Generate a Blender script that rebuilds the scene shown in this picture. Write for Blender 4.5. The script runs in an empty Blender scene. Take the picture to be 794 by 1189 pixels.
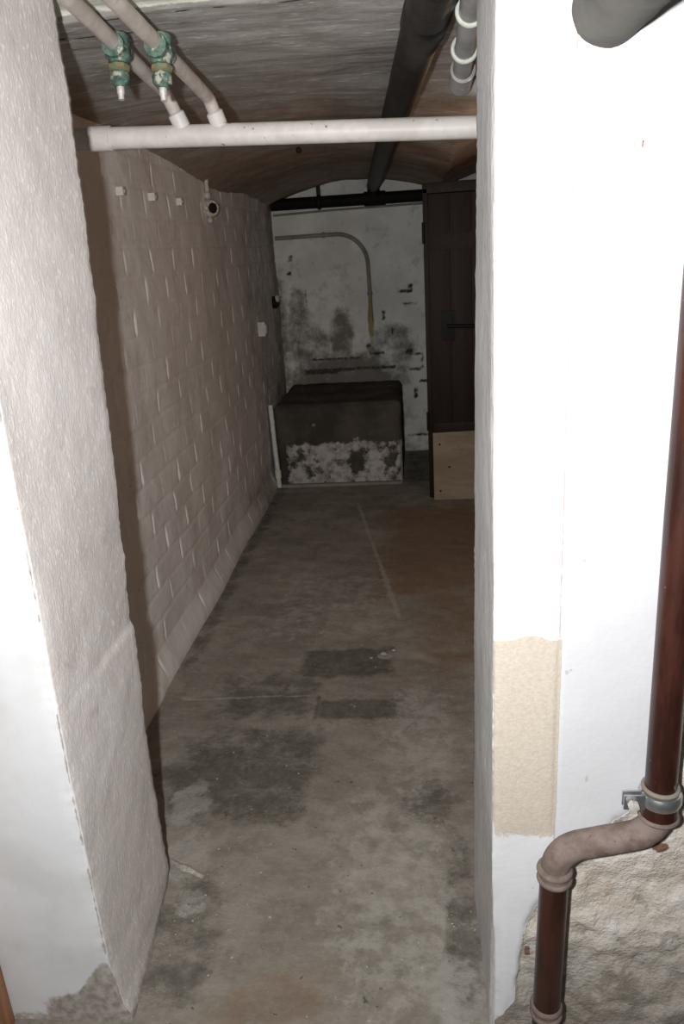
import bpy, bmesh, math, random
from mathutils import Vector, Matrix, noise
rnd = random.Random(7)
C = bpy.context.scene.collection
PI = math.pi

# ------------------------------------------------------------------ helpers
def link(name, me, mat, parent=None):
    o = bpy.data.objects.new(name, me); C.objects.link(o)
    if mat: me.materials.append(mat)
    if parent:
        o.parent = parent
        o.matrix_parent_inverse = Matrix.Translation(-Vector(parent.location))
    return o
def obj(name, bm, mat, parent=None, smooth=True):
    bmesh.ops.recalc_face_normals(bm, faces=bm.faces)
    me = bpy.data.meshes.new(name); bm.to_mesh(me); bm.free()
    if smooth:
        me.polygons.foreach_set('use_smooth', [True]*len(me.polygons))
        if hasattr(me, 'set_sharp_from_angle'): me.set_sharp_from_angle(angle=math.radians(40))
    return link(name, me, mat, parent)
def tag(o, label, cat, group=None):
    o['label'] = label; o['category'] = cat
    if group: o['group'] = group
    return o
def thing(name, label, cat, loc=(0, 0, 0), group=None):
    o = bpy.data.objects.new(name, None); C.objects.link(o); o.location = loc
    o.empty_display_size = .05
    return tag(o, label, cat, group)
def struct(o):
    o['kind'] = 'structure'; return o
def fbm(p, s, octs=4, seed=0.0):
    return noise.fractal(Vector((p[0]*s+seed, p[1]*s+seed*1.7, p[2]*s-seed)), 0.9, 2.0, octs)
def lerp_table(t, x):
    if x <= t[0][0]: return t[0][1]
    for (a, va), (b, vb) in zip(t, t[1:]):
        if x <= b: return va+(vb-va)*(x-a)/(b-a)
    return t[-1][1]
def smooth(a, b, x):
    t = max(0., min(1., (x-a)/(b-a))); return t*t*(3-2*t)

def grid_mesh(name, nu, nv, fn, mat, attr=None, flip=False, parent=None):
    """fn(i,j)->(co) ; attr(co)->(r,g,b) stored as float colour 'mask'"""
    vs = [fn(i, j) for j in range(nv) for i in range(nu)]
    fs = []
    for j in range(nv-1):
        for i in range(nu-1):
            a = j*nu+i; q = (a, a+1, a+nu+1, a+nu)
            fs.append(q[::-1] if flip else q)
    me = bpy.data.meshes.new(name); me.from_pydata([tuple(v) for v in vs], [], fs); me.update()
    me.polygons.foreach_set('use_smooth', [True]*len(me.polygons))
    if attr:
        at = me.attributes.new('mask', 'FLOAT_COLOR', 'POINT')
        data = []
        for v in vs: data.extend((*attr(v), 1.0))
        at.data.foreach_set('color', data)
    return link(name, me, mat, parent)

def frange(a, b, step):
    n = max(1, int(round((b-a)/step))); return [a+(b-a)*k/n for k in range(n+1)]

def fillet(pts, r, n=8):
    pts = [Vector(p) for p in pts]; out = [pts[0]]
    for a, b, c in zip(pts, pts[1:], pts[2:]):
        d1 = (a-b).normalized(); d2 = (c-b).normalized()
        ang = d1.angle(d2)
        if PI-ang < .03: out.append(b); continue
        t = min(r/math.tan(ang/2), (a-b).length*.49, (c-b).length*.49); rr = t*math.tan(ang/2)
        cen = b+(d1+d2).normalized()*(rr/math.sin(ang/2))
        s = b+d1*t-cen; e = b+d2*t-cen
        tot = s.angle(e); ax = s.cross(e).normalized()
        for k in range(n+1): out.append(cen+Matrix.Rotation(tot*k/n, 3, ax) @ s)
    out.append(pts[-1]); return out
def add_tube(bm, pts, r, seg=24, cap=True, wob=0.0):
    pts = [Vector(p) for p in pts]; rs = r if isinstance(r, (list, tuple)) else [r]*len(pts)
    prev = None; rings = []
    for k, p in enumerate(pts):
        t = (pts[min(k+1, len(pts)-1)]-pts[max(k-1, 0)]).normalized()
        if prev is None: u = t.orthogonal().normalized()
        else: u = (prev-t*prev.dot(t)).normalized()
        prev = u; w = t.cross(u)
        ring = []
        for s in range(seg):
            a = 2*PI*s/seg; rad = rs[k]
            d = u*math.cos(a)+w*math.sin(a)
            if wob: rad *= 1+wob*fbm(p+d*rs[k], 30, 3)
            ring.append(bm.verts.new(p+d*rad))
        rings.append(ring)
    for A, B in zip(rings, rings[1:]):
        for s in range(seg): bm.faces.new((A[s], A[(s+1) % seg], B[(s+1) % seg], B[s]))
    if cap: bm.faces.new(rings[0][::-1]); bm.faces.new(rings[-1])
    return bm
def tube(pts, r, seg=24, cap=True, wob=0.0): return add_tube(bmesh.new(), pts, r, seg, cap, wob)
def densify(pts, step):
    out = [Vector(pts[0])]
    for a, b in zip(pts, pts[1:]):
        a = Vector(a); b = Vector(b); n = max(1, int((b-a).length/step))
        for k in range(1, n+1): out.append(a.lerp(b, k/n))
    return out
def ring_profile(bm, cen, axis, prof, seg=28):
    """lathe: prof = [(along, radius)]"""
    cen = Vector(cen); axis = Vector(axis).normalized()
    return add_tube(bm, [cen+axis*a for a, r in prof], [r for a, r in prof], seg)
def torus(bm, cen, axis, R, r, seg=32, sub=12, squash=1.0):
    cen = Vector(cen); ax = Vector(axis).normalized(); u = ax.orthogonal().normalized(); w = ax.cross(u)
    rings = []
    for s in range(seg):
        a = 2*PI*s/seg; d = u*math.cos(a)+w*math.sin(a); ring = []
        for k in range(sub):
            b = 2*PI*k/sub
            ring.append(bm.verts.new(cen+d*(R+r*math.cos(b))+ax*(r*squash*math.sin(b))))
        rings.append(ring)
    for s in range(seg):
        A, B = rings[s], rings[(s+1) % seg]
        for k in range(sub): bm.faces.new((A[k], B[k], B[(k+1) % sub], A[(k+1) % sub]))
    return bm
def box(bm, lo, hi, bev=0.0, M=None):
    r = bmesh.ops.create_cube(bm, size=1.0)
    lo = Vector(lo); hi = Vector(hi)
    for v in r['verts']:
        v.co = Vector(((v.co.x+.5)*(hi.x-lo.x)+lo.x, (v.co.y+.5)*(hi.y-lo.y)+lo.y, (v.co.z+.5)*(hi.z-lo.z)+lo.z))
    if bev:
        es = list({e for v in r['verts'] for e in v.link_edges})
        bmesh.ops.bevel(bm, geom=es, offset=bev, segments=2, affect='EDGES', profile=.7)
    return bm

# ------------------------------------------------------------------ materials
class N:
    def __init__(s, name, rough=.85, spec=.25, metal=0.0):
        s.m = bpy.data.materials.new(name); s.m.use_nodes = True
        s.t = s.m.node_tree; s.b = s.t.nodes['Principled BSDF']
        s.b.inputs['Roughness'].default_value = rough; s.b.inputs['Specular IOR Level'].default_value = spec
        s.b.inputs['Metallic'].default_value = metal
        s.tc = s.t.nodes.new('ShaderNodeTexCoord').outputs['Object']
        s._at = None
    def new(s, k, **kw):
        n = s.t.nodes.new(k)
        for a, b in kw.items(): setattr(n, a, b)
        return n
    def put(s, sock, v):
        if isinstance(v, (int, float)): sock.default_value = v
        elif isinstance(v, tuple): sock.default_value = v if len(v) == len(sock.default_value) else (*v, 1.0)
        else: s.t.links.new(v, sock)
    def math(s, op, a, b=0.0, clamp=False):
        n = s.new('ShaderNodeMath', operation=op, use_clamp=clamp); s.put(n.inputs[0], a); s.put(n.inputs[1], b); return n.outputs[0]
    def noise(s, scale, detail=4, rough=.6, stretch=None, off=0, dist=0.0):
        n = s.new('ShaderNodeTexNoise'); n.inputs['Scale'].default_value = scale; n.inputs['Detail'].default_value = detail
        n.inputs['Roughness'].default_value = rough; n.inputs['Distortion'].default_value = dist
        mp = s.new('ShaderNodeMapping'); s.t.links.new(s.tc, mp.inputs[0])
        mp.inputs['Location'].default_value = (off, off*1.3, off*.7)
        if stretch: mp.inputs['Scale'].default_value = stretch
        s.t.links.new(mp.outputs[0], n.inputs['Vector']); return n.outputs[0]
    def vor(s, scale, feature='F1', stretch=None):
        n = s.new('ShaderNodeTexVoronoi', feature=feature); n.inputs['Scale'].default_value = scale
        mp = s.new('ShaderNodeMapping'); s.t.links.new(s.tc, mp.inputs[0])
        if stretch: mp.inputs['Scale'].default_value = stretch
        s.t.links.new(mp.outputs[0], n.inputs['Vector']); return n.outputs['Distance']
    def ramp(s, v, a, b, lo=0.0, hi=1.0):
        n = s.new('ShaderNodeMapRange', interpolation_type='SMOOTHSTEP')
        s.put(n.inputs[0], v); n.inputs[1].default_value = a; n.inputs[2].default_value = b
        n.inputs[3].default_value = lo; n.inputs[4].default_value = hi; return n.outputs[0]
    def mix(s, f, a, b, mode='MIX'):
        n = s.new('ShaderNodeMix', data_type='RGBA', blend_type=mode)
        s.put(n.inputs[0], f); s.put(n.inputs[6], a); s.put(n.inputs[7], b); return n.outputs[2]
    def mask(s, ch):
        if s._at is None:
            a = s.new('ShaderNodeAttribute', attribute_name='mask'); sp = s.new('ShaderNodeSeparateColor')
            s.t.links.new(a.outputs['Color'], sp.inputs[0]); s._at = sp
        return s._at.outputs['RGB'.index(ch)]
    def edge(s, m, nz, k=.8, w=.12):     # mask broken up by noise
        v = s.math('ADD', m, s.math('MULTIPLY', s.math('SUBTRACT', nz, .5), k)); return s.ramp(v, .5-w, .5+w)
    def color(s, c): s.put(s.b.inputs['Base Color'], c)
    def rough(s, r): s.put(s.b.inputs['Roughness'], r)
    def bump(s, h, dist=.005, strength=1.0):
        n = s.new('ShaderNodeBump'); n.inputs['Strength'].default_value = strength; n.inputs['Distance'].default_value = dist
        s.put(n.inputs['Height'], h); s.t.links.new(n.outputs[0], s.b.inputs['Normal'])
    def add(s, *a):
        r = a[0]
        for x in a[1:]: r = s.math('ADD', r, x)
        return r
    def mul(s, a, b): return s.math('MULTIPLY', a, b)

def mat_pier_white():
    n = N('limewashed_plaster_front')
    big = n.noise(3.5, 3); fine = n.noise(90, 3); med = n.noise(22, 4)
    base = n.mix(n.ramp(big, .3, .7), (.78, .795, .82), (.71, .725, .75))
    # small scuffs and holes
    sp = n.ramp(n.noise(34, 2, off=9), .735, .77)
    sx0 = n.new('ShaderNodeSeparateXYZ'); n.t.links.new(n.tc, sx0.inputs[0])
    base = n.mix(n.ramp(sx0.outputs[0], .230, .236), base, n.mix(n.ramp(big, .3, .7), (.66, .675, .705), (.60, .61, .635)))   # the right side has a coat of its own
    base = n.mix(n.mul(sp, .5), base, (.36, .33, .30))
    dx = n.math('ABSOLUTE', n.math('SUBTRACT', n.math('ADD', sx0.outputs[0], n.mul(sx0.outputs[2], .004)), .236))
    line = n.mul(n.ramp(dx, .0024, .0008), n.ramp(n.noise(14, 3, off=12), .36, .55))
    base = n.mix(n.mul(line, .75), base, (.40, .33, .31))                 # hairline joint between the two coats
    # beige repair patch (mask R)
    be = n.edge(n.mask('R'), n.noise(45, 5, .7), .55, .07)
    beige = n.mix(n.ramp(n.noise(170, 3, .7), .3, .75), (.52, .46, .385), (.60, .545, .465))
    base = n.mix(be, base, beige)
    # bare masonry (mask G)
    ba = n.edge(n.mask('G'), n.noise(30, 4), .45, .06)
    stone = n.mix(n.ramp(n.noise(9, 5, .65), .38, .64), (.58, .52, .445), (.74, .70, .655))
    stone = n.mix(n.ramp(n.noise(16, 4, off=3), .56, .66), stone, (.42, .38, .335))
    stone = n.mix(n.ramp(n.noise(13, 3, off=21), .60, .68), stone, (.76, .735, .71))
    stone = n.mix(n.mul(n.ramp(n.noise(10, 3, off=31), .62, .70), .5), stone, (.58, .42, .33))
    # stone darker and browner towards the ground
    sx = n.new('ShaderNodeSeparateXYZ'); n.t.links.new(n.tc, sx.inputs[0])
    low = n.ramp(n.add(sx.outputs[2], n.mul(n.noise(7, 4), .3)), .50, .27)
    stone = n.mix(n.mul(low, .8), stone, n.mix(n.ramp(n.noise(18, 4, off=2), .4, .62), (.22, .195, .165), (.42, .385, .34)))
    base = n.mix(ba, base, stone)
    # red brick showing (mask B)
    rb = n.edge(n.mask('B'), n.noise(80, 3), .5, .08)
    base = n.mix(rb, base, (.24, .125, .095))
    n.color(base)
    h = n.add(n.mul(fine, .25), n.mul(med, .35), n.mul(n.mul(be, n.noise(200, 2)), .35), n.mul(n.mul(ba, n.add(n.noise(40, 5, .7), n.noise(120, 3))), 2.2))
    n.bump(h, .0045, .55); return n.m

def mat_jamb():
    n = N('rough_limewash_reveal', .8, .3)
    big = n.noise(2.6, 4); speck = n.noise(150, 2, .6, (1, 1, .45)); med = n.noise(45, 4, .65, (1, 1, .5))
    base = n.mix(n.ramp(big, .35, .65), (.76, .72, .70), (.67, .625, .60))
    base = n.mix(n.mul(n.ramp(speck, .56, .68), .75), base, (.90, .885, .875))
    base = n.mix(n.mul(n.ramp(n.noise(12, 4, off=5), .60, .72), .35), base, (.50, .46, .42))
    # white front face smoother (mask R), bare foot (mask G)
    base = n.mix(n.edge(n.mask('R'), n.noise(70, 3), .3, .1), base, n.mix(n.ramp(n.noise(6, 3), .4, .7), (.76, .775, .795), (.68, .69, .695)))
    foot = n.edge(n.mask('G'), n.noise(34, 4), .55, .1)
    base = n.mix(foot, base, n.mix(n.ramp(n.noise(50, 4), .35, .65), (.30, .27, .235), (.48, .44, .40)))
    n.color(base)
    inv = n.math('SUBTRACT', 1.0, n.mul(n.mask('R'), .75))
    h = n.mul(n.add(n.mul(speck, .8), n.mul(med, .4), n.mul(n.noise(260, 2), .3)), inv)
    n.bump(h, .0017, .8); return n.m

def mat_jamb_right():
    n = N('grey_limewash_reveal', .8, .3)
    speck = n.noise(120, 3, .6, (1, 1, .35)); med = n.noise(40, 4, .65, (1, 1, .4))
    base = n.mix(n.ramp(n.noise(8, 4, .6, (1, 1, .5)), .35, .65), (.74, .74, .74), (.58, .58, .575))
    base = n.mix(n.mul(n.ramp(speck, .52, .7), .6), base, (.86, .86, .86))
    n.color(base); n.bump(n.add(speck, n.mul(med, .7)), .003, .9); return n.m

def mat_brick_paint():
    n = N('painted_block_wall', .8, .25)
    base = n.mix(n.ramp(n.noise(1.3, 4), .35, .65), (.88, .85, .825), (.80, .755, .725))
    base = n.mix(n.mul(n.ramp(n.noise(9, 4, off=4), .5, .7), .35), base, (.60, .52, .47))
    base = n.mix(n.mul(n.mask('R'), .4), base, (.90, .87, .84))           # joints lightened: the light their edges catch is put into the colour
    base = n.mix(n.edge(n.mask('G'), n.noise(10, 4), .7, .3), base, (.30, .26, .225))   # darker towards the far corner
    base = n.mix(n.mul(n.ramp(n.noise(55, 3, off=2), .66, .72), .6), base, (.33, .27, .23))
    n.color(base); n.bump(n.add(n.mul(n.noise(60, 4), .5), n.mul(n.noise(18, 3), .5)), .003, .5); return n.m

def mat_far_wall():
    n = N('far_whitewash', .85, .2)
    base = n.mix(n.ramp(n.noise(3, 4), .35, .65), (.84, .85, .815), (.68, .685, .65))
    base = n.mix(n.mul(n.ramp(n.noise(10, 4, off=8), .56, .68), .45), base, (.42, .41, .37))
    soot = n.edge(n.mask('R'), n.noise(9, 6, .7), 1.7, .34)
    base = n.mix(n.mul(soot, .85), base, (.13, .11, .085))
    hole = n.edge(n.mask('G'), n.noise(26, 5, .7), 1.9, .25)
    base = n.mix(hole, base, (.07, .062, .052))
    base = n.mix(n.edge(n.mask('B'), n.noise(30, 3), .5, .2), base, (.36, .30, .15))
    n.color(base); n.bump(n.add(n.noise(25, 4), n.mul(hole, -1.5)), .008, .7); return n.m

def mat_ceiling():
    n = N('limewashed_vault', .85, .2)
    st = n.noise(6, 5, .68, (.7, 4.2, 1), dist=.7)
    base = n.mix(n.ramp(st, .30, .72), (.40, .375, .355), (.53, .51, .49))
    base = n.mix(n.mul(n.ramp(n.noise(6, 5, .65, off=6), .46, .64), .6), base, (.29, .265, .24))
    fl = n.ramp(n.noise(26, 5, .68, (.6, 2.0, 1), off=3), .585, .66)
    base = n.mix(n.mul(fl, .75), base, (.80, .79, .75))
    base = n.mix(n.edge(n.mask('R'), n.noise(6, 4), .8, .3), base, (.28, .20, .145))   # browner towards the far end; warm glow beside the door painted in
    base = n.mix(n.edge(n.mask('G'), n.noise(35, 4), .7, .1), base, (.82, .84, .74))   # paint edge by the opening
    base = n.mix(n.edge(n.mask('B'), n.noise(60, 3), .3, .1), base, (.06, .055, .05))  # cracks
    n.color(base); n.bump(n.add(n.mul(st, .8), n.noise(28, 5)), .005, .6); return n.m

def mat_floor():
    n = N('worn_concrete', .75, .3)
    a = n.noise(2.2, 6, .62); b = n.noise(9, 6, .68); c = n.noise(60, 4, .7)
    base = n.mix(n.ramp(a, .36, .64), (.245, .222, .186), (.345, .318, .272))
    base = n.mix(n.mul(n.ramp(b, .42, .66), .5), base, (.155, .142, .125))
    base = n.mix(n.mul(n.ramp(n.noise(7, 5, .65, (.5, 2.4, 1), off=4), .52, .68), .45), base, (.36, .335, .30))
    base = n.mix(n.mul(n.ramp(c, .45, .75), .35), base, (.40, .375, .33))
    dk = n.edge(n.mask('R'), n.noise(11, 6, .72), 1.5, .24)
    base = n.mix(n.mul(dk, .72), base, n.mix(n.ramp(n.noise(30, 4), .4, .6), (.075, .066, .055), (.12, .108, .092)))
    br = n.edge(n.mask('G'), n.noise(6, 5, .65), .9, .25)
    base = n.mix(n.mul(br, .75), base, (.23, .145, .088))
    lt = n.edge(n.mask('B'), n.noise(16, 6, .72), 1.7, .2)
    base = n.mix(n.mul(lt, .6), base, (.46, .44, .405))
    sp = n.ramp(n.noise(75, 2, .5, off=13), .735, .76)
    base = n.mix(n.mul(sp, .7), base, (.62, .60, .56))
    ds = n.ramp(n.noise(55, 2, .5, off=17), .72, .75)
    base = n.mix(n.mul(ds, .7), base, (.06, .055, .048))
    n.color(base); n.rough(n.ramp(b, .3, .7, .62, .85))
    n.bump(n.add(n.mul(c, .5), n.mul(b, 1.0), n.mul(dk, -.5)), .006, .7); return n.m

def mat_simple(name, c1, c2, scale=20, rough=.6, spec=.3, metal=0.0, bump=.002, spots=None, stretch=None, lo=.38, hi=.62):
    n = N(name, rough, spec, metal)
    base = n.mix(n.ramp(n.noise(scale, 5, .65, stretch), lo, hi), c1, c2)
    if spots: base = n.mix(n.ramp(n.noise(spots[1], 4, off=3), spots[2], spots[2]+.05), base, spots[0])
    n.color(base)
    if bump: n.bump(n.noise(scale*4, 4, stretch=stretch), bump, .6)
    return n.m

def mat_plinth():
    n = N('sooty_concrete_plinth', .9, .15)
    base = n.mix(n.ramp(n.noise(5, 5), .35, .65), (.062, .054, .044), (.115, .10, .084))
    w = n.edge(n.mask('R'), n.noise(8, 5, .68), 2.4, .16)
    base = n.mix(n.mul(w, .9), base, n.mix(n.ramp(n.noise(25, 4), .4, .65), (.60, .57, .54), (.38, .34, .31)))
    n.color(base); n.bump(n.add(n.noise(20, 5), n.mul(w, .6)), .01, .7); return n.m

def mat_wood(name, c1, c2, scale, stretch, rough=.7):
    n = N(name, rough, .25)
    g = n.noise(scale, 5, .6, stretch, dist=.6)
    base = n.mix(n.ramp(g, .35, .65), c1, c2)
    base = n.mix(n.mul(n.ramp(n.noise(30, 3, off=5), .66, .72), .6), base, tuple(x*.35 for x in c1))
    n.color(base); n.bump(g, .003, .5); return n.m

M_front = mat_pier_white(); M_jamb = mat_jamb(); M_jambR = mat_jamb_right(); M_brick = mat_brick_paint()
M_far = mat_far_wall(); M_ceil = mat_ceiling(); M_floor = mat_floor(); M_plinth = mat_plinth()
M_redbrick = mat_simple('brown_brick', (.24, .13, .08), (.34, .20, .13), 8, .9, .15, bump=.006)
M_whitepipe = mat_simple('white_pipe_paint', (.80, .765, .735), (.70, .655, .62), 14, .45, .4, bump=.001, spots=((.22, .17, .13), 50, .655))
M_dimpaint = mat_simple('old_pipe_paint', (.62, .56, .52), (.50, .44, .40), 18, .55, .35, bump=.0015, spots=((.25, .19, .15), 60, .70))
M_brass = mat_simple('verdigris_brass', (.04, .095, .072), (.14, .215, .17), 60, .65, .35, bump=.003, spots=((.46, .44, .36), 38, .57), lo=.35, hi=.62)
M_brassold = mat_simple('corroded_brass', (.24, .17, .08), (.14, .22, .15), 70, .6, .35, bump=.003)
M_blackpipe = mat_simple('black_cast_iron', (.012, .0105, .010), (.024, .022, .021), 12, .5, .35, bump=.002, spots=((.10, .09, .08), 40, .70))
M_blackpipe2 = mat_simple('black_tar_paint', (.006, .0055, .005), (.012, .011, .010), 12, .7, .15, bump=.002)
M_drain = mat_simple('red_brown_pipe_paint', (.026, .0085, .006), (.050, .017, .0115), 30, .33, .5, bump=.001, stretch=(1, 1, .2), spots=((.20, .10, .07), 80, .69))
M_draindust = mat_simple('dusty_pipe_paint', (.155, .115, .098), (.235, .185, .165), 25, .7, .25, bump=.0015, spots=((.17, .08, .06), 50, .66))
M_chrome = mat_simple('zinc_steel', (.62, .64, .66), (.50, .52, .54), 40, .3, .5, metal=.9, bump=.0005)
M_screw = mat_simple('dusty_zinc', (.55, .53, .49), (.68, .66, .63), 200, .55, .4, metal=.3, bump=.001)
M_lag = mat_simple('grey_lagging', (.115, .11, .10), (.15, .145, .13), 9, .9, .15, bump=.002, spots=((.10, .09, .08), 28, .73))
M_greypipe = mat_simple('grey_pipe_paint', (.33, .33, .33), (.25, .245, .24), 14, .6, .3, bump=.001, spots=((.55, .54, .52), 50, .66))
M_clip = mat_simple('white_clip_paint', (.82, .85, .80), (.66, .70, .60), 40, .45, .4, bump=.001)
M_plasticwhite = mat_simple('yellowed_plastic', (.70, .68, .64), (.60, .575, .53), 30, .5, .4, bump=0)
M_porcelain = mat_simple('painted_fitting', (.62, .58, .54), (.46, .41, .37), 60, .6, .3, bump=.003)
M_hole = mat_simple('dark_bore', (.012, .01, .009), (.02, .017, .015), 20, .9, .1, bump=0)
M_door = mat_wood('dark_brown_door_paint', (.014, .005, .003), (.026, .010, .006), 5, (4, 4, .4), .55)
M_board = mat_wood('pale_board', (.36, .29, .21), (.28, .22, .155), 6, (.5, 1, 2.2), .8)
M_post = mat_wood('varnished_brown_wood', (.42, .20, .095), (.30, .135, .06), 8, (5, 5, .4), .5)
M_iron = mat_simple('black_iron', (.005, .0047, .0045), (.010, .009, .0085), 40, .6, .3, bump=.001)
M_conduit = mat_simple('grimy_conduit', (.30, .28, .24), (.22, .195, .16), 8, .7, .25, bump=.001)
M_conduit2 = mat_simple('yellowed_conduit', (.36, .31, .17), (.28, .23, .12), 8, .7, .25, bump=.001)
M_crumb = mat_simple('plaster_crumb', (.52, .49, .44), (.36, .33, .29), 80, .9, .15, bump=.001)

# ------------------------------------------------------------------ the setting
XL, YF, YB, YD = -1.043, 1.61, 6.15, 1.20       # left wall, back face of the front wall, far wall, front face
XR = .95                                        # hidden right wall of the passage
# floor
def floor_attr(v):
    x, y, z = v
    def rect(cx, cy, a, b, s, rot=0.0):
        dx, dy = x-cx, y-cy
        if rot: c, sn = math.cos(rot), math.sin(rot); dx, dy = dx*c+dy*sn, -dx*sn+dy*c
        return smooth(s, -s, max(abs(dx)-a, abs(dy)-b))
    def ell(cx, cy, a, b): return max(0., 1-math.hypot((x-cx)/a, (y-cy)/b))
    dk = max(.9*rect(-.31, 2.765, .185, .115, .05, .04), .9*rect(-.25, 2.432, .145, .06, .035),
             .62*rect(-.60, 2.53, .20, .16, .09), .60*rect(-.55, 2.2, .22, .14, .09), .66*rect(-.53, 1.98, .16, .16, .06),
             .62*ell(-.70, 2.04, .30, .34)*1.6, .52*min(1, 2.2*ell(-.62, 1.42, .16, .30)), .5*min(1, 1.8*ell(0.0, 1.93, .14, .16)),
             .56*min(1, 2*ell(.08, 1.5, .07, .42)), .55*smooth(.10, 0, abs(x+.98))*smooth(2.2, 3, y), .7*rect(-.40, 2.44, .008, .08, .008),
             .55*rect(.02, 5.75, .12, .5, .06))  # last patch: weaker light between plinth and door, painted dark
    br = max(.78*rect(.10, 4.05, .34, .70, .28), .6*rect(.15, 3.1, .25, .5, .3), .52*min(1, 1.6*ell(-.36, 1.22, .25, .28)))
    # the long pale scratch and the joint lines
    t = max(0, min(1, (y-3.12)/(4.85-3.12))); lx = -.10-.31*t
    ln = .78*smooth(.022, .004, abs(x-lx))*smooth(3.05, 3.2, y)*smooth(4.95, 4.7, y)
    j = .62*smooth(.014, .003, abs(y-2.51-.01*math.sin(x*9)))*smooth(-1.0, -.9, x)*smooth(-.35, -.45, x)
    lt = max(ln, j, .66*min(1, 2*ell(-.74, 1.92, .09, .16)), .60*min(1, 2*ell(-.69, 1.70, .10, .14)), .60*min(1, 2*ell(-.63, 1.53, .07, .07)),
             .50*min(1, 2*ell(-.10, 1.62, .26, .62)), .50*min(1, 2*ell(-.02, 2.3, .2, .5)), .45*rect(-.45, 3.3, .35, .4, .2),
             .75*min(1, 2*ell(-.16, 2.81, .05, .035)), .62*min(1, 2*ell(.05, 1.3, .1, .15)))
    return (dk, br, lt)
fx = frange(-2.2, -1.05, .08)[:-1]+frange(-1.05, .5, .011)+frange(.5, 2.0, .08)[1:]
fy = frange(-2.0, 1.0, .1)[:-1]+frange(1.0, 3.2, .011)[:-1]+frange(3.2, 6.3, .02)
def fl_pt(i, j):
    x, y = fx[i], fy[j]; return (x, y, .004*fbm((x, y, 0), 3.0, 4)-.003+.0025*fbm((x, y, 3), 14, 3))
struct(grid_mesh('floor', len(fx), len(fy), fl_pt, M_floor, floor_attr))

# brick side wall: real grooves between the painted blocks
CH, BL = .109, .29
rj = random.Random(3); joints = {}
def brick_h(y, z):
    wz = z+.006*fbm((y, z, 0), 2.5, 2); row = math.floor((wz-.018)/CH); fz = (wz-.018)/CH-row
    if row not in joints:
        jr = random.Random(row*77+5); joints[row] = [(k+(.5 if row % 2 else 0))*BL+jr.uniform(-.03, .03) for k in range(2, 26)], [max(.12, jr.uniform(-.15, 1)) for k in range(2, 26)], jr.uniform(.35, 1)
    js, ws, hw = joints[row]
    best, w = 9, 0
    yy = y+.012*fbm((y, z, 7), 7, 2)
    for p, q in zip(js, ws):
        if abs(p-yy) < best: best, w = abs(p-yy), q
    dz = min(fz, 1-fz)*CH
    gv = smooth(.010, .002, best)*w*smooth(.0, .03, dz+.006*fbm((y, z, 3), 9, 2)); gh = smooth(.010, .001, dz)*hw*(.5+.8*max(0, fbm((y, z, 1), 3, 2)))
    fade = smooth(.02, .12, z)
    return gv*fade, gh*fade
wy = frange(1.35, 2.3, .05)[:-1]+frange(2.3, 4.4, .0065)[:-1]+frange(4.4, 6.2, .0085)
wz = frange(-.06, 2.12, .0085)
def bw_pt(i, j):
    y, z = wy[i], wz[j]; gv, gh = brick_h(y, z)
    d = .010*fbm((0, y, z), 1.6, 3)+.0018*fbm((1, y, z), 9, 3)+.0005*fbm((1, y, z), 40, 2)
    foot = .035*smooth(.14, 0, z)
    return (XL+d-.0115*gv-.008*gh+foot, y, z)
def bw_attr(v):
    gv, gh = brick_h(v[1], v[2])
    far_dark = max(.62*smooth(5.0, 6.0, v[1])*smooth(1.5, .6, v[2]), .7*smooth(5.5, 6.1, v[1]), .55*smooth(.5, .05, v[2])*smooth(3.6, 5, v[1]), .4*smooth(4.2, 5.4, v[1]))  # darkening towards the far end, stronger low down
    return (max(gv, gh), far_dark, 0)
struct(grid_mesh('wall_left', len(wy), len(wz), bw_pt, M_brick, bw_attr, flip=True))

# far wall
def far_attr(v):
    x, z = v[0], v[2]
    def ell(cx, cz, a, b): return max(0., 1-math.hypot((x-cx)/a, (z-cz)/b))
    so = max(min(.85, 1.7*ell(-.55, .60, .62, .30)), min(.7, 1.8*ell(-.57, .93, .13, .28)), min(.55, 1.6*ell(-.20, .86, .25, .22)), min(.56, 1.5*ell(-.80, .85, .2, .25)),
             .62*smooth(-.9, -1.05, x)*smooth(1.8, 1.2, z), min(.5, 1.4*ell(-.9, 1.0, .12, .5)), .45*smooth(.12, .02, z))
    so = max(so, .40*smooth(1.0, .55, z)*smooth(.0, -.15, x))
    def hb(cx, cz, a, b): return .74*smooth(.012, -.012, max(abs(x-cx)-a, abs(z-cz)-b))
    ho = max(hb(-.63, .77, .20, .009), hb(-.45, .685, .30, .011), hb(-.75, .675, .13, .02), hb(-.30, .80, .06, .010), hb(-.17, .96, .01, .02),
             hb(-.235, 1.09, .014, .035), hb(-.06, 1.26, .05, .012), hb(-.02, 1.29, .02, .02), hb(-.03, 1.165, .055, .008), hb(-.045, .80, .03, .02), hb(.01, .78, .05, .009),
             hb(.0, .66, .055, .009), hb(.055, .72, .008, .05), hb(.06, .565, .03, .012), hb(.0, .47, .016, .04), hb(-.93, 1.55, .015, .02),
             hb(-.83, 1.25, .006, .06), hb(-.36, .86, .02, .015), hb(-.95, 1.44, .02, .012), hb(.03, .13, .10, .008))
    ye = min(.75, 1.6*ell(-.335, 1.05, .035, .20))
    return (so, ho, ye)
qx = frange(-1.12, .6, .012)+frange(.6, 1.1, .05)[1:]; qz = frange(-.08, 2.3, .012)
def far_pt(i, j):
    x, z = qx[i], qz[j]; a = far_attr((x, 0, z))
    return (x, YB+.008*fbm((x, z, 2), 2.5, 3)+.003*fbm((x, z, 5), 15, 3)+.012*a[1], z)
struct(grid_mesh('wall_back', len(qx), len(qz), far_pt, M_far, far_attr))

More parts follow.
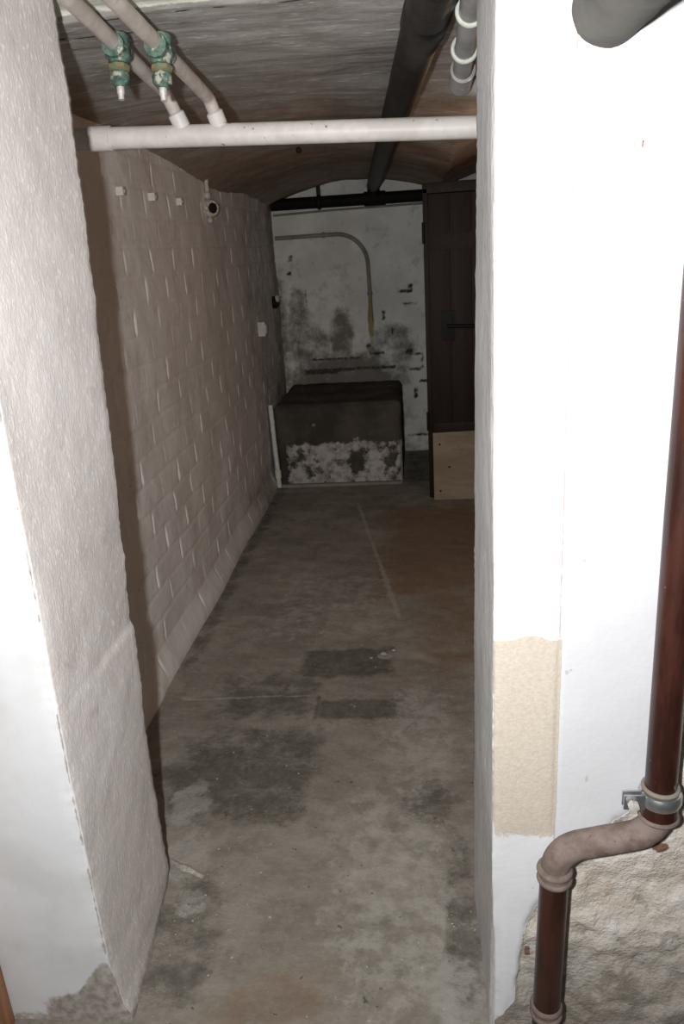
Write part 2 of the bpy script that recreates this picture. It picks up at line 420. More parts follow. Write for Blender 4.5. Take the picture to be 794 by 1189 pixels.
# vaulted ceiling: two shallow barrels along the passage, springing at the left wall and over the door side
def vault(x):
    if x < .215: c, h, z0, xc = .629, .135, 1.945, -.414
    else: c, h, z0, xc = .629, .135, 1.96, .844
    r = (c*c+h*h)/(2*h); u = max(-1.02*c, min(1.02*c, x-xc))
    return z0+h-r+math.sqrt(max(0, r*r-u*u))
cx = frange(-1.10, .45, .013)+frange(.45, 1.1, .05)[1:]; cy = frange(YF-.02, 2.9, .011)[:-1]+frange(2.9, 6.3, .03)
def soffit(x, y): return smooth(1.77, 1.748, y+.008*fbm((x, y, 0), 12, 3))
def ce_z(x, y):
    k = smooth(4.6, 2.6, y); z = vault(x)*(1-k)+(2.055+.022*(1-((x+.414)/.629)**2) if x < .215 else 2.055)*k
    z += 0+.010*fbm((x, y, 0), 2.2, 3)+.0025*fbm((x*.5, y*2.2, 9), 5, 4)
    z += .012*math.sin(y*4.1+.8*math.sin(x*2))*smooth(3.0, 4.2, y)
    s = soffit(x, y); return z*(1-s)+(2.088+.003*fbm((x, y, 1), 9, 3))*s 
def ce_attr(v):
    x, y = v[0], v[1]
    def ell(a0, b0, a, b): return max(0., 1-math.hypot((x-a0)/a, (y-b0)/b))
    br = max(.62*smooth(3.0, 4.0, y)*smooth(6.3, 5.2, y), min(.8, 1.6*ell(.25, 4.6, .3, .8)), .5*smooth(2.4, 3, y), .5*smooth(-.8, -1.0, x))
    sf = soffit(x, y)
    crack = max(.8*smooth(.010, .002, abs(y-(1.88+.12*(x+.75)))+.004*fbm((x, y, 2), 20, 3))*smooth(-.50, -.56, x), .75*smooth(.009, .002, abs(y-1.79))*smooth(.15, .45, fbm((x, 0, 4), 7, 3)+.3))
    return (br, .8*sf, crack)
struct(grid_mesh('ceiling', len(cx), len(cy), lambda i, j: (cx[i], cy[j], ce_z(cx[i], cy[j])), M_ceil, ce_attr, flip=True))

# doorway wall, left part: front face, rough reveal and back face in one wrapped surface
PB = [(0, -.712), (.06, -.704), (.26, -.707), (.42, -.705), (.60, -.697), (.735, -.687), (.775, -.686), (.79, -.694), (.83, -.691), (1.25, -.669), (1.645, -.650), (1.9, -.644), (2.2, -.646)]
PF = [(0, -.668), (.05, -.685), (.145, -.698), (.66, -.697), (1.07, -.688), (1.32, -.685), (2.2, -.672)]
sp = frange(-1.9, -.80, .05)[:-1]+frange(-.80, -.005, .009)              # front-face x offset from the corner
sj = frange(0, 1, .0225)                                                 # across the reveal
sb = frange(.005, .45, .03)
pz = frange(-.05, 2.2, .009)
npth = len(sp)+len(sj)+len(sb)
def pier_pt(i, j):
    z = pz[j]; xf, xb = lerp_table(PF, z), lerp_table(PB, z)
    if i < len(sp): p = Vector((xf+sp[i], YD, z)); nrm = Vector((0, -1, 0)); rg = .3
    elif i < len(sp)+len(sj):
        t = sj[i-len(sp)]; p = Vector((xf+(xb-xf)*t, YD+(YF-YD)*t, z)); nrm = Vector((1, 0, 0)); rg = 1.0
    else: p = Vector((xb-sb[i-len(sp)-len(sj)], YF, z)); nrm = Vector((0, 1, 0)); rg = .5
    c1, c2 = Vector((xf, YD, z)), Vector((xb, YF, z))
    k = smooth(0, .03, min((p-c1).length, (p-c2).length))
    d = rg*k*(.0012*fbm(p, 14, 4)+.004*fbm(p, 3, 2)+.0006*fbm(p, 60, 2))
    q = c1 if (p-c1).length < (p-c2).length else c2
    ch = (1-smooth(0, .03, (p-q).length))*(.0025*fbm((q.x, q.y, z), 14, 4)+.0016*fbm((q.x, q.y, z), 110, 2)-.002)
    return p+nrm*d+Vector((ch, -ch if q is c1 else ch, 0))
def pier_attr(v):
    x, y, z = v[0], v[1], v[2]; xf = lerp_table(PF, z)
    front = smooth(YD+.014, YD+.004, y)
    bare = max(smooth(.13, .03, z-.09*smooth(-.80, -.70, x))*smooth(-.95, -.78, x), .0)*front
    bare = max(bare, .55*smooth(.06, .0, z), .60*front*smooth(.013, .002, xf-x)*smooth(-.06, .06, fbm((0, z, 5), 5, 3)+.05))
    return (front, bare, 0)
struct(grid_mesh('wall_front_left', npth, len(pz), pier_pt, M_jamb, pier_attr))

# doorway wall, right part
RB = [(0, .111), (.82, .116), (1.4, .122), (1.8, .126), (2.2, .128)]
def bare_mask(x, z):      # where the render has fallen off the foot of the wall
    edge = lerp_table([(.115, .02), (.165, .10), (.178, .27), (.209, .362), (.247, .468), (.308, .53), (.368, .581), (.398, .638), (.428, .704), (.46, .78), (.6, .85), (1.4, .9)], x)
    return smooth(.03, -.03, z-edge)
def beige_mask(x, z):
    return smooth(.1175, .123, x)*smooth(.236, .233, x)*smooth(.952, .944, z+.004*math.sin(x*60))*smooth(.46, .60, z)
rs_front = frange(.005, .62, .0058)+frange(.62, 1.9, .06)[1:]
rjv = frange(0, 1, .022); rbk = frange(.9, .01, .05)
def right_pt(i, j):
    z = pz[j]; xb = lerp_table(RB, z); xf = .1185
    if i < len(rbk): p = Vector((xb+rbk[i], YF, z)); nrm = Vector((0, 1, 0)); rg = .5
    elif i < len(rbk)+len(rjv):
        t = 1-rjv[i-len(rbk)]; p = Vector((xf+(xb-xf)*t, YD+(YF-YD)*t, z)); nrm = Vector((-1, 0, 0)); rg = .7
    else:
        xx = xf+rs_front[i-len(rbk)-len(rjv)]; p = Vector((xx, YD, z)); nrm = Vector((0, -1, 0)); rg = .22
        b = bare_mask(xx, z+.03*fbm((xx, z, 0), 14, 3))*smooth(.005, .03, xx-xf)
        p.y += b*(.011+.010*fbm((xx, z, 4), 9, 4)+.005*fbm((xx, z, 8), 30, 3))
        gx = .232-.004*(z-1)+.0012*fbm((0, z, 0), 6, 3)
        p.y += .0035*smooth(.005, .001, abs(xx-gx))*smooth(.5, .6, z)
        p.y -= .003*smooth(gx+.002, gx-.002, xx)*smooth(.45, .6, z)
        # scars
        for (sx, sz, a, b2) in ((.29, 1.52, .003, .010), (.335, 1.58, .003, .016), (.33, 1.66, .002, .008), (.31, 1.44, .006, .006), (.315, 1.05, .008, .004)):
            p.y += .004*max(0, 1-math.hypot((xx-sx)/a/2, (z-sz)/b2/2))
    c1, c2 = Vector((xf, YD, z)), Vector((xb, YF, z))
    p0 = Vector((p.x, min(max(p.y, YD), YF), z)) if i < len(rbk)+len(rjv) else Vector((p.x, YD, z))
    k = smooth(0, .025, min((p0-c1).length, (p0-c2).length))
    d = rg*k*(.0012*fbm(p, 14, 4)+.004*fbm(p, 3, 2)+.0006*fbm(p, 60, 2))
    q = c1 if (p0-c1).length < (p0-c2).length else c2
    ch = (1-smooth(0, .025, (p0-q).length))*(.002*fbm((q.x, q.y, z), 12, 4)+.0013*fbm((q.x, q.y, z), 110, 2)-.0015)
    if q is c1: ch -= (1-smooth(0, .03, (p0-q).length))*.006*smooth(.45, .2, z)
    return p+nrm*d+Vector((-ch, -ch if q is c1 else ch, 0))
def right_attr(v):
    x, y, z = v[0], v[1], v[2]
    fr = smooth(YD+.05, YD+.03, y)
    red = max(min(.8, 2.2*max(0, 1-math.hypot((x-.432)/.02, (z-.50)/.016))), min(.75, 2*max(0, 1-math.hypot((x-.19)/.010, (z-.228)/.018))), .6*max(0, 1-math.hypot((x-.31)/.02, (z-.46)/.01)))
    scar = .0
    for (sx, sz, a, b2) in ((.29, 1.52, .0035, .005), (.335, 1.585, .003, .011), (.306, 1.49, .0035, .004), (.322, 1.71, .003, .008)):
        scar = max(scar, .0+max(0, 1-math.hypot((x-sx)/a/2, (z-sz)/b2/2)))
    red = max(red, scar*.9)
    return (beige_mask(x, z)*fr, bare_mask(x, z)*fr, max(red, 0))
nr = len(rbk)+len(rjv)+len(rs_front)
o = grid_mesh('wall_front_right', nr, len(pz), right_pt, M_front, right_attr)
o.data.materials.append(M_jambR)
nfc = nr-1; lim = len(rbk)+len(rjv)-1
o.data.polygons.foreach_set('material_index', [1 if (k % nfc) < lim else 0 for k in range(len(o.data.polygons))])
struct(o)
# lintel over the opening, above the picture
bm = box(bmesh.new(), (-.76, YD+.005, 2.125), (.20, YF-.005, 2.40), .008); struct(obj('wall_front_top', bm, M_jambR))
# right side wall of the passage: unpainted brown brick
def rw_pt(i, j):
    y, z = ry[i], rz[j]; row = math.floor(z/.08); fz = z/.08-row; fyv = (y/.25+(.5 if row % 2 else 0)) % 1
    g = max(smooth(.10, .02, min(fz, 1-fz)), smooth(.035, .01, min(fyv, 1-fyv)))
    return (XR+.006*g+.004*fbm((y, z, 1), 8, 3), y, z)
ry = frange(1.5, 6.2, .03); rz = frange(-.05, 2.2, .02)
struct(grid_mesh('wall_right', len(ry), len(rz), rw_pt, M_redbrick))

# ------------------------------------------------------------------ things: pipes
# white pipe across the passage
P0, P1 = Vector((-1.05, 2.2, 1.925)), Vector((.95, 2.2, 1.837))
t = thing('white_pipe', 'white painted pipe running level across the passage under the vault', 'pipe', (-.4, 2.2, 1.9))
obj('pipe_body', tube(densify([P0, P1], .03), .0275, 32, wob=.02), M_whitepipe, t)
ax = (P1-P0).normalized()
bm = bmesh.new(); ring_profile(bm, P0+ax*.235, ax, [(-.03, .0275), (-.028, .031), (.028, .031), (.03, .0275)]); obj('coupling', bm, M_whitepipe, t)

def branch(name, label, pts, other, vt, base):
    t = thing(name, label, 'pipe', base, 'old branch pipes under the vault')
    f = fillet(pts, .03, 8)
    obj('pipe_body', tube(densify(f, .03), .0165, 24, wob=.03), M_dimpaint, t)
    e = Vector(pts[-1]); d = (Vector(pts[-2])-e).normalized()
    bm = bmesh.new(); ring_profile(bm, e+d*.012, d, [(-.02, .017), (-.018, .022), (.016, .022), (.02, .017)]); obj('tee_collar', bm, M_whitepipe, t)
    # drain valve hanging under the pipe
    c = Vector(vt)
    bm = bmesh.new(); ring_profile(bm, c, (0, -.2, -1), [(-.030, .014), (-.026, .025), (-.014, .0265), (-.006, .024), (.0, .027), (.016, .027), (.022, .021), (.030, .0205)], 10)
    ax2 = (Vector(pts[1])-Vector(pts[0])).normalized()
    ring_profile(bm, c, ax2, [(-.036, .0175), (-.034, .024), (-.012, .024), (.0, .022), (.012, .024), (.034, .024), (.036, .0175)], 10)
    obj('valve_body', bm, M_brass, t)
    dn = Vector((0, -.2, -1)).normalized()
    bm = bmesh.new(); ring_profile(bm, c+dn*.030, dn, [(0, .018), (.004, .023), (.012, .023), (.016, .017)], 8); obj('gland_nut', bm, M_brassold, t)
    bm = bmesh.new(); ring_profile(bm, c+dn*.046, dn, [(0, .017), (.006, .021), (.020, .020), (.026, .013), (.030, .012)], 12); obj('valve_cap', bm, M_brass, t)
    bm = bmesh.new(); ring_profile(bm, c+dn*.075, dn, [(0, .0085), (.014, .008), (.016, .0065), (.026, .006)], 12); obj('spout', bm, M_screw, t)
    return t
zA = 1.925+(-.589+1.05)*(-.044); zB = 1.925+(-.49+1.05)*(-.044)
branch('branch_pipe', 'old painted branch pipe with verdigris drain valve, nearer the left pier', [(-.588, 1.22, 2.078), (-.618, 2.175, 2.005), (-.592, 2.197, zA+.0265)], None, (-.606, 1.81, 2.026), (-.6, 2.0, 2.02))
branch('branch_pipe', 'old painted branch pipe with verdigris drain valve, second from the left pier', [(-.522, 1.22, 2.078), (-.507, 2.175, 1.985), (-.492, 2.197, zB+.0265)], None, (-.510, 1.795, 2.014), (-.5, 2.0, 2.02))

# black drain pipe under the ceiling
A, B = Vector((.092, 1.18, 2.045)), Vector((-.264, 5.985, 2.012))
t = thing('black_drain_pipe', 'thick black drain pipe slung lengthways under the vault', 'pipe', (0, 3, 2.0))
dB = (B-A).normalized()
obj('pipe_body', tube(densify([A, B], .06), .0465, 36, wob=.02), M_blackpipe, t)
def on(y): return A+dB*((y-A.y)/dB.y)
bm = bmesh.new(); ring_profile(bm, on(1.90), dB, [(-.11, .0465), (-.10, .0505), (-.004, .0505), (.0, .0495), (.002, .0465)], 36); obj('socket', bm, M_blackpipe, t)
# black pipe across the far wall
t = thing('black_cross_pipe', 'black pipe running across the top of the far wall behind the door', 'pipe', (-.4, 6.05, 1.93))
z0, z1 = 1.932, 1.925
obj('pipe_body', tube(densify([(-1.03, 6.075, z0), (.93, 6.075, z1)], .06), .042, 28), M_blackpipe2, t)
bm = bmesh.new(); ring_profile(bm, (-.26, 6.075, 1.93), (1, 0, 0), [(-.08, .042), (-.078, .05), (.078, .05), (.08, .042)])
add_tube(bm, [(-.266, 6.06, 1.94), (-.266, 6.045, 2.0)], .045, 24); obj('tee_fitting', bm, M_blackpipe2, t)
for hx in (-.672, .335):
    bm = bmesh.new(); torus(bm, (hx, 6.075, 1.93), (1, 0, 0), .046, .007, 28, 8, 2.0)
    box(bm, (hx-.014, 6.06, 1.97), (hx+.014, 6.09, 2.10), .003) if hx < 0 else add_tube(bm, [(hx, 6.075, 1.97), (hx, 6.075, 2.06)], .005, 10)
    obj('hanger', bm, M_iron, t)
# cable below it
t = tag(obj('wall_cable', tube(densify([(-1.03, 6.128, 1.862), (-.6, 6.128, 1.872), (.2, 6.128, 1.878)], .05), .008, 12, wob=.05), M_conduit), 'thin dark cable running along the far wall below the black cross pipe', 'cable')
# bent conduit on the far wall
t = thing('bent_conduit', 'surface conduit bending from level to upright on the far wall', 'conduit', (-.5, 6.125, 1.6))
cp = fillet([(-1.03, 6.123, 1.70), (-.34, 6.123, 1.703), (-.33, 6.123, 1.24)], .24, 14)
obj('conduit_run', tube(cp, .0155, 16), M_conduit, t)
o = obj('conduit_tail', tube([(-.33, 6.123, 1.242), (-.332, 6.123, 1.05)], .0155, 16), M_conduit2, t); o['label'] = 'yellowed lower end of the conduit'
for p in ((-.66, 6.123, 1.702), (-.331, 6.123, 1.26)):
    bm = bmesh.new(); d = (1, 0, 0) if p[0] < -.5 else (0, 0, 1); ring_profile(bm, p, d, [(-.010, .0155), (-.009, .021), (.009, .021), (.010, .0155)], 16); obj('saddle_clip', bm, M_conduit, t)

# brown drain pipe on the doorway wall
YP = 1.150
t = thing('brown_drain_pipe', 'red-brown drain pipe stepping sideways down the front of the doorway wall', 'pipe', (.219, YP, 0))
K = [(0.3995, YP, 2.6295), (0.3995, YP, 1.1882), (0.4026, YP, 0.6631)]
obj('upper_pipe', tube(densify(K, .05), .0265, 28), M_drain, t)
obj('lower_pipe', tube(densify([(0.2277, YP, 0.497), (0.2162, YP, -0.0679)], .04), .0264, 28), M_drain, t)
bend = fillet([(0.4035, YP, 0.70), (0.4035, YP, 0.586), (0.2285, YP, 0.543), (0.2265, YP, 0.42)], .058, 16)
o = obj('swan_neck', tube(densify(bend, .012), .0259, 28, wob=.015), M_draindust, t); o['label'] = 'dusty grey-brown offset bend'
for (x, z, rr) in ((0.2275, 0.497, .0325), (0.2205, 0.158, .0315)):
    bm = bmesh.new(); torus(bm, (x, YP, z), (0, 0, 1), rr-.006, .0065, 32, 10); torus(bm, (x, YP, z-.020), (0, 0, 1), rr-.006, .0060, 32, 10)
    ring_profile(bm, (x, YP, z-.020), (0, 0, 1), [(-.008, .0245), (-.006, rr-.004), (.026, rr-.004), (.028, .0245)]); obj('socket_ring', bm, M_draindust, t)
bm = bmesh.new(); ring_profile(bm, (0.4030, YP, 0.636), (0, 0, 1), [(-.022, .0255), (-.020, .0315), (.022, .0315), (.026, .028)]); obj('upper_socket', bm, M_drain, t)
bm = bmesh.new(); torus(bm, (0.4030, YP, 0.622), (0, 0, 1), .031, .0045, 32, 8); obj('socket_ring', bm, M_draindust, t)
# steel clamp
cl = bmesh.new()
prof = []
seg = 40
c0 = Vector((0.4026, YP, 0.6631))
ring_profile(cl, c0, (0, 0, 1), [(-.013, .030), (-.012, .0335), (-.006, .0365), (.006, .0365), (.012, .0335), (.013, .030)], 36)
clamp = obj('clamp_band', cl, M_chrome, t); clamp['label'] = 'bright steel pipe clamp'
bm = bmesh.new()
for s in (-1, 1): box(bm, (0.4026-.066, YP-.012+s*.006-.002, 0.6487), (0.4026-.030, YP-.012+s*.006+.002, 0.6775), .001)
obj('clamp_lug', bm, M_chrome, clamp)
bm = bmesh.new(); ring_profile(bm, (0.4026-.052, YP-.034, 0.6631), (0, 1, 0), [(0, .006), (.001, .010), (.009, .010), (.010, .006), (.040, .005)], 6); obj('clamp_screw', bm, M_screw, clamp)
bm = bmesh.new(); add_tube(bm, [(0.4026, YP+.033, 0.6631), (0.4026, YD+.01, 0.6631)], .006, 10); obj('clamp_rod', bm, M_screw, clamp)
bm = bmesh.new(); torus(bm, (0.4026, YP, 0.6816), (0, 0, 1), .0285, .0042, 32, 8); obj('rubber_lip', bm, M_conduit, clamp)

# lagged pipe coming out of the doorway wall, upper right
c0 = Vector((.2685, 1.215, 1.880)); d0 = Vector((0, -1, 0))
bm = bmesh.new()
pts = [c0+d0*k*.03 for k in range(0, 34)]
add_tube(bm, pts, [.0495-.0005*(k % 3) for k in range(34)], 36, wob=.03)
tag(obj('lagged_pipe', bm, M_lag), 'stout grey lagged pipe leaving the white wall right of the doorway', 'pipe')

# grey pipe with white clips at the right pier's head
t = thing('grey_pipe', 'short grey pipe in white clips under the ceiling beside the right pier', 'pipe', (.135, 1.9, 1.97))
G = [(.124, 1.62, 2.03), (.1255, 1.80, 2.0), (.129, 2.13, 1.953), (.30, 2.13, 1.95)]
obj('pipe_body', tube(densify(fillet(G, .035, 8), .03), .0225, 24, wob=.02), M_greypipe, t)
for y, z, zt in ((1.715, 2.013, 2.06), (1.895, 1.987, 2.02)):
    bm = bmesh.new(); cxx = .125
    torus(bm, (cxx, y, z), (0, 1, -.12), .026, .0045, 32, 8, 2.2)
    box(bm, (cxx+.024, y-.010, z-.008), (cxx+.075, y+.010, z+.010), .003)
    obj('pipe_clip', bm, M_clip, t)
bm = bmesh.new(); ring_profile(bm, (.1285, 2.06, 1.963), (0, 1, -.14), [(-.05, .0225), (-.048, .029), (.04, .029), (.045, .0225)], 24); obj('elbow_socket', bm, M_greypipe, t)

# ------------------------------------------------------------------ things: far end
# sooty plinth
def plinth_mesh():
    bm = bmesh.new(); box(bm, (-1.0, 5.262, -.01), (-.110, 6.138, .585))
    bmesh.ops.subdivide_edges(bm, edges=bm.edges[:], cuts=5, use_grid_fill=True)
    bmesh.ops.subdivide_edges(bm, edges=bm.edges[:], cuts=7, use_grid_fill=True)
    for v in bm.verts:
        p = v.co.copy(); ex = min(p.x+1.0, -.110-p.x); ey = p.y-5.262; ez = .585-p.z
        s = sorted((ex, ey, ez))[1]
        k = .012*smooth(.03, 0, s)
        v.co.z -= k if ez < .02 else 0; v.co.y += k if ey < .02 else 0
        if ex < .02: v.co.x += k if p.x < -.5 else -k
        v.co += Vector((fbm(p, 5, 3, 1), fbm(p, 5, 3, 2), fbm(p, 5, 3, 3)))*.006+Vector((fbm(p, 22, 3, 4), fbm(p, 22, 3, 5), fbm(p, 22, 3, 6)))*.003
    return bm
o = obj('masonry_plinth', plinth_mesh(), M_plinth)
at = o.data.attributes.new('mask', 'FLOAT_COLOR', 'POINT'); dat = []
for v in o.data.vertices:
    x, y, z = v.co
    w = 0
    if y < 5.30:
        w = max(.62*smooth(.345, .28, z)*smooth(-.97, -.86, x)*smooth(-.13, -.18, x), .5*smooth(.36, .27, z)*smooth(-.98, -.9, x))
        w -= .28*max(0, 1-math.hypot((x+.42)/.1, (z-.17)/.16))+.25*max(0, 1-math.hypot((x+.72)/.12, (z-.12)/.06))+.3*max(0, 1-math.hypot((x+.20)/.05, (z-.17)/.07))
        w += .2*max(0, 1-math.hypot((x+.31)/.03, (z-.2)/.14))
    dat.extend((max(0, w), 0, 0, 1))
at.data.foreach_set('color', dat)
tag(o, 'low sooty concrete plinth with flaking whitewash below the far wall', 'plinth')
bm = box(bmesh.new(), (-1.0, 5.225, -.004), (-.115, 5.262, .018), .006)
struct(obj('trim_1', bm, M_floor))
# pale pipe standing at the plinth's left corner
t = thing('pale_standpipe', 'thin pale pipe standing at the left corner of the sooty plinth', 'pipe', (-1.0, 5.23, 0))
obj('pipe_body', tube(densify([(-1.012, 5.236, .60), (-1.006, 5.236, .30), (-.998, 5.236, 0)], .03), .0165, 16, wob=.1), M_clip, t)
bm = bmesh.new(); ring_profile(bm, (-1.0, 5.236, .10), (0, 0, 1), [(-.03, .017), (-.028, .022), (.028, .022), (.03, .017)], 16); obj('pipe_socket', bm, M_clip, t)

# door in the passage, seen edge to latch
dr = thing('door_1', '', 'door', (.09, 4.9, 0)); del dr['label']; del dr['category']; struct(dr)
bm = bmesh.new()
for k in range(6):
    x0 = .100+k*.128; box(bm, (x0, 4.905, .02), (x0+.1272, 4.932, 1.868), .003)
obj('door_leaf', bm, M_door, dr)
bm = bmesh.new(); box(bm, (.070, 4.89, 0), (.098, 4.95, 1.90), .004); box(bm, (.07, 4.89, 1.872), (.94, 4.95, 1.93), .004); obj('door_frame', bm, M_door, dr)
for z in (.45, 1.60):
    bm = bmesh.new(); box(bm, (.112, 4.899, z-.05), (.85, 4.906, z+.05), .002); obj('ledge', bm, M_door, dr)
for z in (1.655, .52):
    bm = bmesh.new(); box(bm, (.062, 4.875, z-.055), (.078, 4.892, z+.055), .002); add_tube(bm, [(.070, 4.872, z-.06), (.070, 4.872, z+.06)], .009, 12); obj('hinge', bm, M_iron, dr)
bm = bmesh.new(); box(bm, (.17, 4.893, 1.02), (.245, 4.906, 1.20), .003); lp = obj('latch_plate', bm, M_iron, dr)
bm = bmesh.new(); add_tube(bm, [(.20, 4.885, 1.108), (.39, 4.882, 1.10)], .012, 12); torus(bm, (.39, 4.882, 1.10), (0, 1, 0), .020, .006, 20, 8); obj('latch_bar', bm, M_iron, lp)
# pale board at the door's foot
t = thing('pale_board', 'pale wooden board leaning upright against the bottom of the dark door', 'board', (.3, 4.86, 0))
Mx = Matrix.Translation((0, 4.835, 0)) @ Matrix.Rotation(-.05, 4, 'X')
bm = bmesh.new(); box(bm, (.098, 0, .0), (.72, .022, .445), .003)
for v in bm.verts: v.co.z += .02*(v.co.x-.1)*(v.co.z > .2); v.co = Mx @ v.co
obj('board_face', bm, M_board, t)
for (x, z) in ((.14, .37), (.20, .22), (.14, .06)):
    bm = bmesh.new(); ring_profile(bm, Mx @ Vector((x, -.001, z)), (0, 1, 0), [(-.003, .004), (0, .007), (.003, .006)], 10); obj('nail_head', bm, M_iron, t)

# ------------------------------------------------------------------ things: left wall fittings
def peg_thing(y, label):
    t = thing('wall_peg', label, 'peg', (XL, y, 1.84), 'white pegs on the block wall')
    bm = bmesh.new(); box(bm, (XL-.02, y-.013, 1.826), (XL+.026, y+.013, 1.856), .003); obj('peg_block', bm, M_plasticwhite, t)
    bm = bmesh.new(); ring_profile(bm, (XL+.026, y, 1.841), (1, 0, 0), [(0, .005), (.004, .006), (.005, .003)], 10); obj('peg_screw', bm, M_screw, t)
peg_thing(2.90, 'small white peg high on the block wall, nearest the doorway')
peg_thing(3.26, 'small white peg high on the block wall, middle of three')
peg_thing(3.64, 'small white peg high on the block wall, nearest the round fitting')
t = thing('lamp_holder', 'old round fitting with black open mouth on the block wall', 'fitting', (XL, 4.13, 1.83))
aim = Vector((.75, -.65, 0)).normalized(); c0 = Vector((XL+.02, 4.14, 1.832))
bm = bmesh.new()
ring_profile(bm, c0, aim, [(-.03, .040), (.0, .044), (.022, .044), (.034, .036), (.034, .026), (.010, .024)], 28); obj('fitting_body', bm, M_porcelain, t)
bm = bmesh.new(); ring_profile(bm, c0, aim, [(.006, .0255), (.0335, .0265), (.0345, .025)], 24); obj('open_mouth', bm, M_hole, t)
for (dy, dz, r) in ((0, .062, .019), (0, -.054, .015), (-.055, .0, .013)):
    q = c0+Vector((0, dy, dz)); bm = bmesh.new()
    bmesh.ops.create_uvsphere(bm, u_segments=14, v_segments=10, radius=r, matrix=Matrix.Translation(q) @ Matrix.Diagonal((.9, 1, 1.15, 1))); obj('gland', bm, M_porcelain, t)
tag(obj('fitting_cable', tube(densify(fillet([(XL+.02, 4.14, 1.90), (XL+.02, 4.145, 1.99), (XL+.02, 4.02, 2.03)], .04, 6), .02), .011, 12, wob=.05), M_porcelain), 'thick painted cable rising from the round fitting to the vault', 'cable')
# light switch on the side wall near the far end
t = thing('light_switch', 'small white switch on the block wall near the far corner', 'switch', (XL, 5.27, 1.115))
bm = bmesh.new(); box(bm, (XL-.01, 5.225, 1.07), (XL+.045, 5.305, 1.165), .006); obj('switch_box', bm, M_plasticwhite, t)
bm = bmesh.new(); box(bm, (XL+.03, 5.218, 1.085), (XL+.05, 5.226, 1.150), .003); box(bm, (XL+.044, 5.245, 1.09), (XL+.052, 5.285, 1.145), .003); obj('rocker', bm, M_plasticwhite, t)
t = thing('socket_outlet', 'small dark outlet with pale cap in the far left corner', 'socket', (XL, 5.88, 1.25))
bm = bmesh.new(); ring_profile(bm, (XL-.005, 5.88, 1.25), (1, -.3, 0), [(0, .045), (.03, .045), (.04, .036)], 20); obj('outlet_base', bm, M_iron, t)
bm = bmesh.new(); ring_profile(bm, (XL+.03, 5.872, 1.275), (1, -.4, 0), [(0, .026), (.012, .026), (.018, .018)], 16); obj('cap', bm, M_plasticwhite, t)
# ceiling hook
t = thing('ceiling_eye', 'small dark screw eye in the vault beyond the white pipe', 'screw eye', (-.53, 4.05, vault(-.53)))
zc = ce_z(-.53, 4.05)
bm = bmesh.new(); add_tube(bm, [(-.53, 4.05, zc+.02), (-.53, 4.05, zc-.006)], .006, 10); obj('shank', bm, M_iron, t)
bm = bmesh.new(); torus(bm, (-.53, 4.05, zc-.014), (0, 1, 0), .009, .005, 20, 8); obj('eye', bm, M_iron, t)

# wooden post, bottom left corner
bm = box(bmesh.new(), (-1.02, 1.125, 0), (-.938, 1.19, 2.05), .005)
t = thing('door_post', 'varnished brown wooden post standing left of the white pier', 'post', (-.98, 1.16, 0))
obj('post_body', bm, M_post, t)
bm = box(bmesh.new(), (-1.06, 1.15, 0), (-1.0205, 1.19, 2.05), .004); obj('stop_strip', bm, M_post, t)

# ------------------------------------------------------------------ litter on the floor
def chip(name, label, cat, pts, w, h, group=None):
    bm = bmesh.new(); add_tube(bm, pts, [w*(.5+.5*math.sin(PI*(k+.7)/(len(pts)+.4))) for k in range(len(pts))], 10, wob=.35)
    for v in bm.verts: v.co.z = .0005+(v.co.z)*h
    return tag(obj(name, bm, M_crumb), label, cat, group)
chip('plaster_strip', 'thin curved white strip lying on the floor by the left pier', 'plaster strip', fillet([(-.722, 1.67, .010), (-.685, 1.645, .010), (-.66, 1.635, .010), (-.615, 1.612, .010)], .05, 4), .011, .7)
def flake(x, y, r, label):
    bm = bmesh.new(); bmesh.ops.create_icosphere(bm, subdivisions=3, radius=r)
    for v in bm.verts:
        v.co *= 1+.35*fbm(v.co+Vector((x*9, y*9, 0)), 40, 3); v.co.z = max(-.25*r, v.co.z*.45); v.co += Vector((x, y, .25*r+.001))
    return tag(obj('plaster_flake', bm, M_crumb), label, 'flake', 'white flakes on the dark floor patch')
flake(-.165, 2.82, .012, 'largest white flake on the dark floor patch')
flake(-.215, 2.79, .007, 'small white flake on the dark floor patch, left of the largest')
flake(-.125, 2.85, .008, 'small white flake on the dark floor patch, right of the largest')
bm = bmesh.new()
for k in range(90):
    if k % 3 == 0: x, y = rnd.uniform(-.70, -.55), rnd.uniform(1.2, 1.75); x = max(x, -.69)
    elif k % 3 == 1: x, y = rnd.uniform(.02, .105), rnd.uniform(1.22, 1.75)
    else: x, y = rnd.uniform(-.7, .1), rnd.uniform(1.2, 2.6)
    r = rnd.choice((.0012, .0016, .002, .003))
    res = bmesh.ops.create_icosphere(bm, subdivisions=1, radius=r, matrix=Matrix.Translation((x, y, r*.6)) @ Matrix.Rotation(rnd.uniform(0, 3), 4, 'Z') @ Matrix.Diagonal((1.2, .8, .7, 1)))
o = obj('plaster_crumbs', bm, M_crumb, smooth=False); o['kind'] = 'stuff'
tag(o, 'scattered tiny plaster crumbs on the floor of the doorway', 'crumbs')

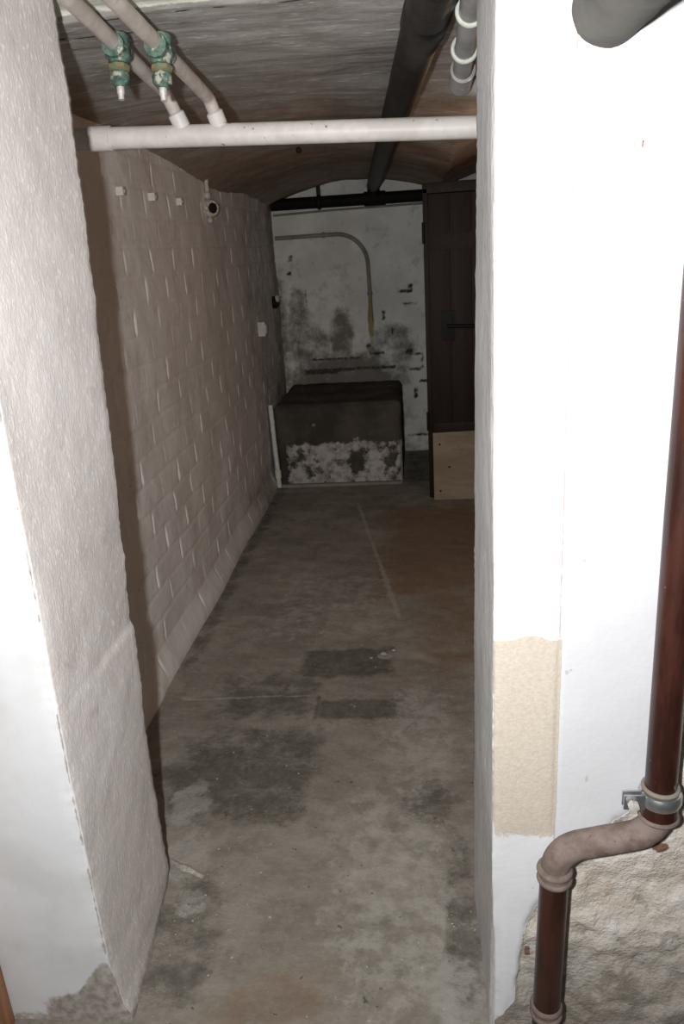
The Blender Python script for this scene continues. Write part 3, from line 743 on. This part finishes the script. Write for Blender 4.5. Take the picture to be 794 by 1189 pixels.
# ------------------------------------------------------------------ light: the photographer's flash, a weak warm bulb in the side bay, an added warm fill from the front, faint ambient
def lamp(kind, name, loc, power, col, size, **kw):
    l = bpy.data.lights.new(name, kind); l.energy = power; l.color = col; l.shadow_soft_size = size
    for k, v in kw.items(): setattr(l, k, v)
    o = bpy.data.objects.new(name, l); C.objects.link(o); o.location = loc; return o
FL = lamp('SPOT', 'flash', (-.118, 0, 1.60), 158, (1, .985, .97), .018, spot_size=math.radians(135), spot_blend=1.0)
FL.rotation_euler = Vector((-.07, .95, -.20)).to_track_quat('-Z', 'Y').to_euler()
lamp('POINT', 'cellar_bulb', (.62, 3.2, 1.72), 4.2, (1, .68, .43), .04)
lamp('POINT', 'front_fill', (.55, -.7, 2.1), 2.5, (1, .80, .62), .05)  # added warm fill behind the camera, no lamp known there
w = bpy.data.worlds.new('World'); bpy.context.scene.world = w; w.use_nodes = True
w.node_tree.nodes['Background'].inputs[0].default_value = (1, .93, .86, 1); w.node_tree.nodes['Background'].inputs[1].default_value = .04

# ------------------------------------------------------------------ camera
cam = bpy.data.cameras.new('Camera'); co = bpy.data.objects.new('Camera', cam); C.objects.link(co)
F = 893.31; cam.sensor_fit = 'VERTICAL'; cam.sensor_height = 36.0; cam.sensor_width = 36.0*794/1189; cam.lens = 36.0*F/1189
cam.clip_start = .02
R_ = ((.99449, -.02966, -.10052), (.08531, -.32806, .94080), (-.06088, -.94419, -.32372))   # rows: world axes in camera (right, down, forward)
rows = [Vector(r) for r in R_]
fw = Vector((rows[0][2], rows[1][2], rows[2][2])).normalized(); rt = Vector((rows[0][0], rows[1][0], rows[2][0])); rt = (rt-fw*rt.dot(fw)).normalized(); up = rt.cross(fw)
co.matrix_world = Matrix(((rt.x, up.x, -fw.x, 0), (rt.y, up.y, -fw.y, 0), (rt.z, up.z, -fw.z, 1.6), (0, 0, 0, 1)))
S = bpy.context.scene; S.camera = co
S.view_settings.view_transform = 'Standard'; S.view_settings.look = 'None'; S.view_settings.exposure = 0; S.view_settings.gamma = 1; S.view_settings.use_curve_mapping = False
